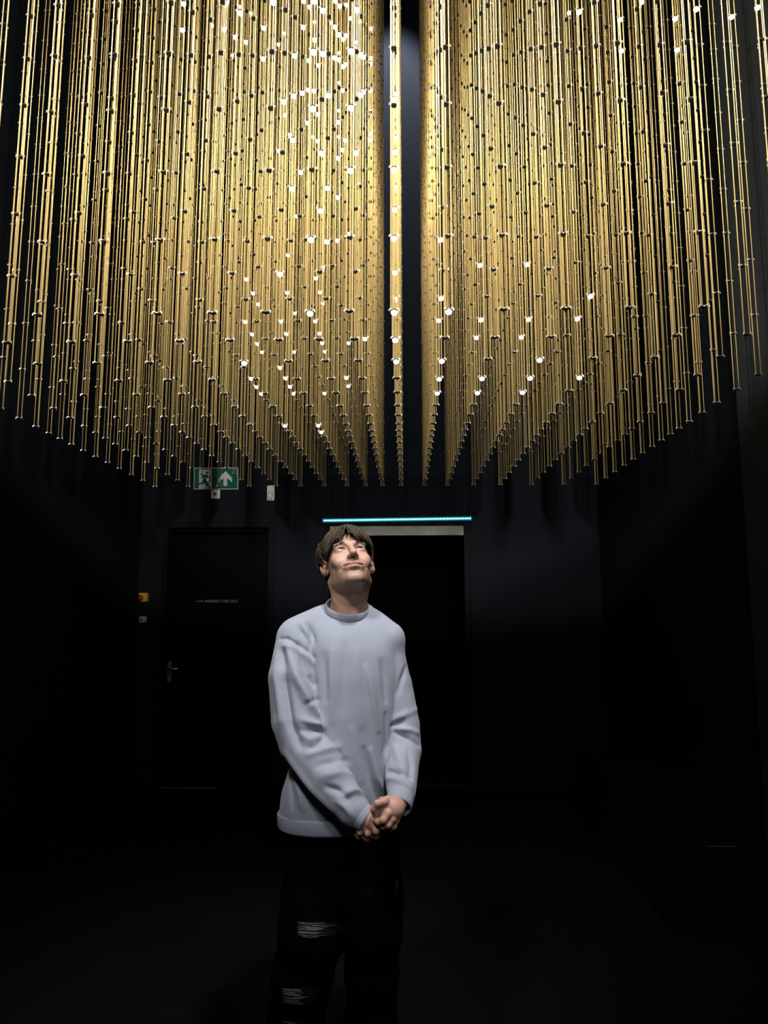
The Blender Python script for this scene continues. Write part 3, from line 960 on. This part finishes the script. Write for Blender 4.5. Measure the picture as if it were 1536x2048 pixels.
# fringe: strands falling over the temple on the left and swept over the brow on the right
for i in range(170):
    u = rh.random()
    a0, a1 = (-0.14 - 0.3 * u, -0.26 - 0.85 * u)
    pts = []
    wv = rh.uniform(0, 6.28)
    p1 = 1.30 + 0.55 * u + rh.uniform(-0.14, 0.08)
    for k in range(9):
        t = k / 8
        pts.append(scalp(a0 + (a1 - a0) * t ** 1.3 + 0.09 * math.sin(wv + 4.5 * t), 0.45 + (p1 - 0.45) * t, 0.006 + 0.012 * math.sin(PI * min(1, 0.2 + 0.60 * t))))
    lock(pts, rh.uniform(0.0014, 0.0030))
for i in range(240):
    u = rh.random()
    a0, a1 = (-0.10 + 0.35 * u, 0.02 + 1.08 * u)
    p1 = 1.28 + 0.40 * u + rh.uniform(-0.14, 0.08)
    pts = []
    wv = rh.uniform(0, 6.28)
    for k in range(9):
        t = k / 8
        pts.append(scalp(a0 + (a1 - a0) * t ** 1.2 + 0.09 * math.sin(wv + 4.5 * t), 0.40 + (p1 - 0.40) * t, 0.007 + 0.015 * math.sin(PI * min(1, 0.2 + 0.60 * t))))
    lock(pts, rh.uniform(0.0015, 0.0034))
for i in range(26):
    u = rh.random()
    side = -1 if i < 15 else 1
    a0 = rh.uniform(-0.2, 0.1)
    a1 = side * rh.uniform(0.25, 0.75) - 0.05
    wv = rh.uniform(0, 6.28)
    p1 = rh.uniform(1.5, 1.68)
    pts = []
    for k in range(10):
        t = k / 9
        pts.append(scalp(a0 + (a1 - a0) * t ** 1.5 + 0.12 * math.sin(wv + 5 * t) * t, 0.5 + (p1 - 0.5) * t, 0.008 + 0.014 * math.sin(PI * min(1, 0.2 + 0.55 * t))))
    lock(pts, rh.uniform(0.0009, 0.0018))
hairb.build('hair', M_HAIR, man, True)
M_BROW = mat('eyebrow_hair', (0.028, 0.018, 0.012), 0.6, noise=0.2, nscale=80)
for s in (-1, 1):
    eb = MB()
    for i in range(75):
        t = rh.random()
        x = s * (0.013 + 0.034 * t)
        yb_ = 0.0928 - 0.0045 * t - 0.012 * t * t
        z = 0.0265 + 0.006 * math.sin(PI * (0.25 + 0.6 * t)) + rh.uniform(-0.0028, 0.0028)
        a = Hd(x, yb_ + 0.0002, z)
        b = Hd(x + s * 0.005, yb_ - 0.0004, z + rh.uniform(0.0005, 0.0028))
        eb.tube([a, (a + b) / 2, b], [0.0004, 0.0004, 0.0002], 4)
    eb.build('eyebrow', M_BROW, man)

# ---- sweatshirt
M_SWEAT = mat('sweatshirt_fleece', (0.295, 0.313, 0.365), 0.9, noise=0.08, nscale=14, bump=0.12, bscale=350, spec=0.15, sheen=0.15)
M_RIB = mat('ribbed_knit', (0.288, 0.306, 0.358), 0.9, noise=0.08, nscale=30, bump=0.10, bscale=300, spec=0.15)
PHI = math.radians(16)
LEV = [  # frame row, centre column, half width, half depth, centre offset in depth
    (1216, 698, 0.058, 0.044, 0.030), (1232, 699, 0.098, 0.060, 0.028), (1250, 702, 0.130, 0.080, 0.024), (1272, 704, 0.144, 0.100, 0.020), (1300, 705, 0.150, 0.112, 0.016),
    (1350, 705, 0.150, 0.118, 0.012), (1430, 700, 0.152, 0.120, 0.010), (1520, 686, 0.164, 0.122, 0.010), (1590, 672, 0.174, 0.124, 0.010), (1622, 668, 0.172, 0.120, 0.010), (1646, 667, 0.166, 0.116, 0.010)]
def smooth_levels():
    zz = np.array([U(c, r)[2] for r, c, *_ in LEV])[::-1]
    cols = [np.array([U(c, r)[0] for r, c, *_ in LEV])[::-1]] + [np.array([v[q] for v in LEV])[::-1] for q in (2, 3, 4)]
    t = np.linspace(zz[0], zz[-1], 120)
    w_ = np.exp(-np.linspace(-2, 2, 17) ** 2)
    w_ /= w_.sum()
    out = [np.convolve(np.pad(np.interp(t, zz, c), 8, mode='reflect', reflect_type='odd'), w_, 'valid') for c in cols]
    return [t] + out
lz, lx, la, lb2, ly = smooth_levels()
cph, sph = math.cos(PHI), math.sin(PHI)
def torso_fn(P, grow=0.0):
    z = np.clip(P[..., 2], lz[0], lz[-1])
    a, b = np.interp(z, lz, la) + grow, np.interp(z, lz, lb2) + grow
    dx, dy = P[..., 0] - np.interp(z, lz, lx), P[..., 1] - np.interp(z, lz, ly)
    u, v = dx * cph + dy * sph, -dx * sph + dy * cph
    q = (np.abs(u / a) ** 2.5 + np.abs(v / b) ** 2.5) ** (1 / 2.5)
    d = (q - 1) * np.minimum(a, b) * 0.95
    return np.maximum(d, np.maximum(lz[0] - P[..., 2], P[..., 2] - lz[-1]))
ARM_R = [U(640, 1250, 0.020), U(594, 1280, -0.008), U(584, 1356, -0.056), U(593, 1440, -0.082), U(606, 1486, -0.092), U(656, 1556, -0.140), U(706, 1620, -0.178)]
ARM_RR = [0.052, 0.066, 0.075, 0.076, 0.072, 0.063, 0.050]
ARM_L = [U(738, 1252, 0.030), U(771, 1286, 0.026), U(789, 1368, 0.024), U(804, 1450, 0.010), U(807, 1500, -0.015), U(803, 1550, -0.085), U(802, 1588, -0.150)]
ARM_LR = [0.050, 0.056, 0.056, 0.056, 0.056, 0.050, 0.042]
# folds of the cloth: frame points, width, height (negative = crease)
FOLDS = [
    ([(560, 1278), (575, 1277), (591, 1286), (615, 1302), (629, 1316)], 0.0050, -0.0060),
    ([(566, 1290), (590, 1297), (612, 1313), (626, 1328)], 0.0090, 0.0045),
    ([(597, 1290), (607, 1325), (616, 1350), (628, 1370)], 0.0110, -0.0085),
    ([(574, 1296), (592, 1355), (612, 1398), (642, 1445)], 0.0130, 0.0120),
    ([(567, 1305), (570, 1375), (582, 1448), (600, 1492)], 0.0120, -0.0120),
    ([(552, 1310), (552, 1370), (560, 1440)], 0.0120, 0.0040),
    ([(612, 1408), (624, 1402), (636, 1400)], 0.0070, -0.0050),
    ([(596, 1253), (603, 1264), (609, 1276)], 0.0080, -0.0050),
    ([(612, 1247), (621, 1264), (628, 1286)], 0.0090, -0.0060),
    ([(604, 1248), (614, 1268), (620, 1284)], 0.0070, 0.0040),
    ([(606, 1440), (628, 1448), (647, 1454)], 0.0100, 0.0080),
    ([(598, 1462), (622, 1462), (645, 1466)], 0.0080, -0.0030),
    ([(616, 1497), (633, 1495), (648, 1474)], 0.0090, -0.0060),
    ([(620, 1508), (650, 1500), (676, 1494)], 0.0120, 0.0070),
    ([(606, 1470), (618, 1480), (640, 1474)], 0.0100, 0.0050),
    ([(636, 1532), (662, 1525), (692, 1522)], 0.0100, -0.0050),
    ([(646, 1552), (672, 1546), (704, 1552)], 0.0140, 0.0060),
    ([(655, 1575), (676, 1580), (696, 1598)], 0.0090, -0.0070),
    ([(684, 1592), (706, 1582), (724, 1588)], 0.0100, 0.0100),
    ([(676, 1604), (690, 1614), (700, 1628)], 0.0090, 0.0060),
    ([(572, 1510), (610, 1560), (660, 1618)], 0.0140, 0.0060),
    ([(797, 1385), (803, 1360), (811, 1335)], 0.0080, -0.0050),
    ([(783, 1452), (808, 1444), (836, 1428)], 0.0070, -0.0050),
    ([(785, 1440), (806, 1431), (832, 1418)], 0.0090, 0.0045),
    ([(790, 1458), (812, 1459), (836, 1466)], 0.0080, 0.0060),
    ([(790, 1464), (812, 1476), (838, 1492)], 0.0070, -0.0060),
    ([(788, 1490), (800, 1520), (806, 1545)], 0.0120, 0.0045),
    ([(776, 1543), (795, 1546), (822, 1556)], 0.0075, -0.0080),
    ([(774, 1556), (796, 1562), (822, 1574)], 0.0090, 0.0060),
    ([(816, 1500), (822, 1530), (820, 1555)], 0.0090, -0.0040),
    ([(648, 1310), (650, 1350), (652, 1400)], 0.0110, -0.0040),
    ([(664, 1300), (662, 1360), (664, 1440)], 0.0120, 0.0035),
    ([(690, 1290), (688, 1350), (684, 1420)], 0.0140, -0.0030),
    ([(712, 1300), (716, 1370), (722, 1450)], 0.0140, 0.0030),
    ([(763, 1325), (768, 1350), (772, 1400)], 0.0100, -0.0045),
    ([(732, 1335), (745, 1390), (756, 1460)], 0.0100, 0.0045),
    ([(741, 1500), (752, 1555), (769, 1594)], 0.0090, 0.0065),
    ([(728, 1500), (738, 1550), (752, 1600)], 0.0100, -0.0050),
    ([(705, 1460), (712, 1510), (722, 1560)], 0.0120, 0.0030),
    ([(771, 1430), (772, 1490), (770, 1550)], 0.0080, -0.0050),
    ([(592, 1560), (600, 1590), (606, 1618)], 0.0100, 0.0050),
    ([(580, 1560), (584, 1590), (586, 1618)], 0.0080, -0.0045),
    ([(620, 1590), (626, 1606), (630, 1622)], 0.0080, -0.0040)]
def build_sweat():
    f = Field((-0.34, -0.33, lz[0] - 0.03), (0.30, 0.24, 1.50), 0.0045)
    f.union(torso_fn, (-0.34, -0.25, lz[0] - 0.02), (0.30, 0.25, 1.48), 0.0)
    f.chain(ARM_R, ARM_RR, 0.0035)
    f.chain(ARM_L, ARM_LR, 0.004)
    # shoulders slope from the neck
    f.cone(U(668, 1226, 0.035), U(602, 1268, 0.010), 0.040, 0.056, 0.03)
    f.cone(U(728, 1234, 0.035), U(776, 1276, 0.024), 0.040, 0.052, 0.03)
    # hollow it at the neck
    f.cut(lambda P: np.sqrt(((P - U(696, 1208, 0.016)) ** 2 * np.array([1, 1, 0.6])).sum(-1)) - 0.070, U(630, 1290, -0.06), U(770, 1140, 0.12), 0.006)
    v, q = f.nets()
    tree = BVHTree.FromPolygons([tuple(map(float, p)) for p in v], [tuple(map(int, a)) for a in q])
    # vertex normals from the field
    g = np.stack(np.gradient(f.d, f.h), -1)
    ii = np.clip(np.round((v - f.lo) / f.h).astype(int), 0, f.n - 1)
    nrm = g[tuple(ii.T)]
    nrm /= np.maximum(np.linalg.norm(nrm, axis=1), 1e-6)[:, None]
    disp = 0.0024 * vnoise(v, (26, 26, 9), 5) + 0.0011 * vnoise(v, (60, 60, 26), 8)
    for pts, wd, ht in FOLDS:
        P = []
        for a, b in pts:
            d = Vector(U(a, b, 0)) - lens_
            h = tree.ray_cast(lens_, d.normalized())
            if h[0] is not None:
                P.append(np.array(h[0]))
        if len(P) < 2:
            continue
        best = np.full(len(v), 1e9)
        tt = np.zeros(len(v))
        m = len(P) - 1
        for k in range(m):
            ba = P[k + 1] - P[k]
            t = np.clip(((v - P[k]) @ ba) / (ba @ ba), 0, 1)
            dd = np.linalg.norm(v - P[k] - t[:, None] * ba, axis=1)
            u = dd < best
            best = np.where(u, dd, best)
            tt = np.where(u, (k + t) / m, tt)
        disp += 1.75 * ht * np.exp(-(best / wd) ** 2) * np.sin(PI * np.clip(0.12 + 0.76 * tt, 0, 1)) ** 0.8
    return v + nrm * disp[:, None], q
sv, sf = build_sweat()
sweat = place('sweatshirt', np_mesh('sweatshirt', sv, sf), M_SWEAT, man)
sm_ = sweat.modifiers.new('soften', 'SMOOTH')
sm_.factor = 0.5
sm_.iterations = 3

def band(name, centre, ax_u, ax_v, ax_n, ru, rv, h, t, m, parent, flare=1.0, ribs=0, nseg=64):
    """ribbed ring: outer and inner wall round an ellipse"""
    mb = MB()
    ax_u, ax_v, ax_n = (np.array(a, float) / np.linalg.norm(a) for a in (ax_u, ax_v, ax_n))
    prof = [(0, -h), (0.6 * t, -h * 0.98), (t, -h * 0.7), (t * 1.05, 0), (t, h * 0.7), (0.6 * t, h * 0.98), (0, h), (-t * 0.4, h * 0.5), (-t * 0.4, -h * 0.5)]
    vs, fs = [], []
    n = len(prof)
    for k in range(nseg):
        a = 2 * PI * k / nseg
        rb = 0.0003 * (1 if k % 2 else -1) if ribs else 0
        for o, z in prof:
            s = 1 + (flare - 1) * (z / h + 1) / 2
            vs.append(centre + ax_u * ((ru * s + o + rb) * math.cos(a)) + ax_v * ((rv * s + o + rb) * math.sin(a)) + ax_n * z)
    for k in range(nseg):
        for i in range(n):
            a, b = k * n + i, k * n + (i + 1) % n
            c, d = ((k + 1) % nseg) * n + (i + 1) % n, ((k + 1) % nseg) * n + i
            fs.append((a, b, c, d))
    return mb.add(vs, fs).build(name, m, parent, True)
# collar: leans forward, higher on his right
cn = np.array([0.13, -0.50, 1.0]); cn /= np.linalg.norm(cn)
cu = np.array([1.0, 0.0, 0.0]); cu = cu - cn * (cu @ cn); cu /= np.linalg.norm(cu)
cv_ = np.cross(cn, cu)
band('collar', U(695, 1217, 0.012), cu, cv_, cn, 0.0745, 0.0740, 0.0130, 0.0040, M_RIB, sweat, 0.92, 1, 96)
for (p, q, r) in ((ARM_R[-1], U(722, 1632, -0.185), 0.037), (ARM_L[-1], U(799, 1607, -0.180), 0.036)):
    dn = q - p
    dn = dn / np.linalg.norm(dn)
    du = np.cross(dn, [0, 0, 1.0]); du /= np.linalg.norm(du)
    band('cuff', p + dn * 0.026, du, np.cross(dn, du), dn, r, r, 0.026, 0.005, M_RIB, sweat, 0.92, 1, 72)
hz_ = lz[0] + 0.014
band('hem_band', np.array([np.interp(hz_, lz, lx), np.interp(hz_, lz, ly), hz_]), (cph, sph, 0), (-sph, cph, 0), (0, 0, 1), 0.1705, 0.1255, 0.024, 0.006, M_RIB, sweat, 1.02, 1, 160)

# ---- jeans
M_JEANS = mat('black_denim', (0.0012, 0.0013, 0.0018), 0.85, noise=0.3, nscale=30, bump=0.3, bscale=300, spec=0.03)
def build_jeans():
    f = Field((-0.32, -0.28, -0.02), (0.32, 0.28, 0.92), 0.008)
    C = lambda pts, r, k=0.03: f.chain([U(*p) for p in pts], r, k)
    f.ell(U(684, 1665, 0.02), (0.172, 0.122, 0.14), 0.0)
    C([(640, 1715, 0.01), (634, 1790, -0.015), (626, 1860, -0.035), (604, 1950, -0.010), (592, 2040, 0.02), (588, 2088, 0.03)], [0.104, 0.104, 0.098, 0.090, 0.084, 0.082])
    C([(736, 1715, 0.02), (744, 1790, 0.01), (746, 1860, 0.0), (744, 1950, 0.03), (742, 2040, 0.05), (742, 2088, 0.055)], [0.098, 0.092, 0.086, 0.080, 0.076, 0.074])
    ax = [f.lo[i] + f.h * np.arange(f.n[i]) for i in range(3)]
    P = np.stack(np.meshgrid(*ax, indexing='ij'), -1)
    f.d += (0.005 * vnoise(P, (24, 24, 30), 15)).astype(np.float32)
    return f.nets()
jv, jf = build_jeans()
jeans = place('jeans', np_mesh('jeans', jv, jf), M_JEANS, man)
jt = BVHTree.FromPolygons([tuple(map(float, p)) for p in jv], [tuple(map(int, q)) for q in jf])
def on_jeans(px, py, out=0.002):
    d = Vector(U(px, py, 0)) - lens_
    d.normalize()
    h = jt.ray_cast(lens_, d)
    if h[0] is None:
        return None
    return h[0] + h[1] * out
M_THREAD = mat('frayed_threads', (0.10, 0.105, 0.10), 0.9, noise=0.3, nscale=60)
M_RIPSKIN = mat('lining_behind_rip', (0.007, 0.008, 0.009), 0.9, noise=0.3, nscale=50, spec=0.1)
def rip(x0, x1, y0, y1, rows, seed):
    """a torn patch: dark backing and pale frayed threads across it"""
    r = random.Random(seed)
    pm = MB()
    nx, ny = 12, 5
    vs = []
    for j in range(ny + 1):
        for i in range(nx + 1):
            u, v = i / nx, j / ny
            bow = 0.5 + 0.5 * math.sin(PI * u)
            p = on_jeans(x0 + (x1 - x0) * u, (y0 + y1) / 2 + (y1 - y0) * (v - 0.5) * bow, 0.0025)
            vs.append(p)
    if any(p is None for p in vs):
        return
    pm.add(vs, [(j * (nx + 1) + i, j * (nx + 1) + i + 1, (j + 1) * (nx + 1) + i + 1, (j + 1) * (nx + 1) + i) for j in range(ny) for i in range(nx)])
    patch = pm.build('ripped_patch', M_RIPSKIN, jeans, True)
    patch['label'] = 'frayed rip in the black denim'
    th = MB()
    for k in range(rows):
        y = y0 + (y1 - y0) * (k + 0.5) / rows + r.uniform(-1.2, 1.2)
        a = r.uniform(0.0, 0.25) if k % 3 else 0.0
        b = a + r.uniform(0.3, 0.6)
        pts = []
        for i in range(7):
            t = a + (min(b, 1) - a) * i / 6
            q = on_jeans(x0 + (x1 - x0) * t, y + 2.5 * math.sin(PI * t) + r.uniform(-0.6, 0.6), 0.005)
            if q is not None:
                pts.append(q)
        if len(pts) > 2:
            th.tube(pts, [0.0005] + [r.uniform(0.0005, 0.0012)] * (len(pts) - 2) + [0.0004], 5)
    if th.v:
        tag(th.build('frayed_threads', M_THREAD, patch, True), kind='stuff')
rip(596, 690, 1842, 1872, 20, 2)
rip(565, 636, 1974, 2004, 16, 5)
rip(566, 622, 2040, 2058, 10, 7)
rip(789, 797, 1758, 1782, 5, 9)
# ---- shoes
M_SHOE = mat('black_shoe', (0.006, 0.006, 0.007), 0.6, noise=0.1)
M_SOLE = mat('rubber_sole', (0.02, 0.02, 0.02), 0.7, noise=0.1)
for cx, cy, yaw_ in ((float(U(588, 2095, 0.03)[0]), 0.0, -0.35), (float(U(742, 2095, 0.055)[0]), 0.03, 0.25)):
    f = Field((-0.08, -0.22, -0.01), (0.08, 0.14, 0.14), 0.006)
    f.cone((0, -0.13, 0.042), (0, 0.055, 0.050), 0.040, 0.040, 0.0)
    f.ell((0, 0.03, 0.075), (0.042, 0.058, 0.055), 0.03)
    f.cut(lambda P: P[..., 2] - 0.024, (-0.1, -0.3, -0.05), (0.1, 0.2, 0.024), 0.004)
    v_, q_ = f.nets()
    sh = place('shoe', np_mesh('shoe', v_, q_), M_SHOE, man, (cx, cy - 0.03, 0.0))
    sh.rotation_euler = (0, 0, yaw_)
    so = MB()
    ring = []
    for k in range(28):
        a = 2 * PI * k / 28
        ring.append((0.045 * math.sin(a) * (1.0 if math.cos(a) > 0 else 0.86), -0.04 - 0.138 * math.cos(a)))
    n = len(ring)
    so.add([(x, y, 0.001) for x, y in ring] + [(x, y, 0.027) for x, y in ring], [tuple(range(n))[::-1], tuple(range(n, 2 * n))] + [(i, (i + 1) % n, (i + 1) % n + n, i + n) for i in range(n)])
    so.build('sole', M_SOLE, sh)
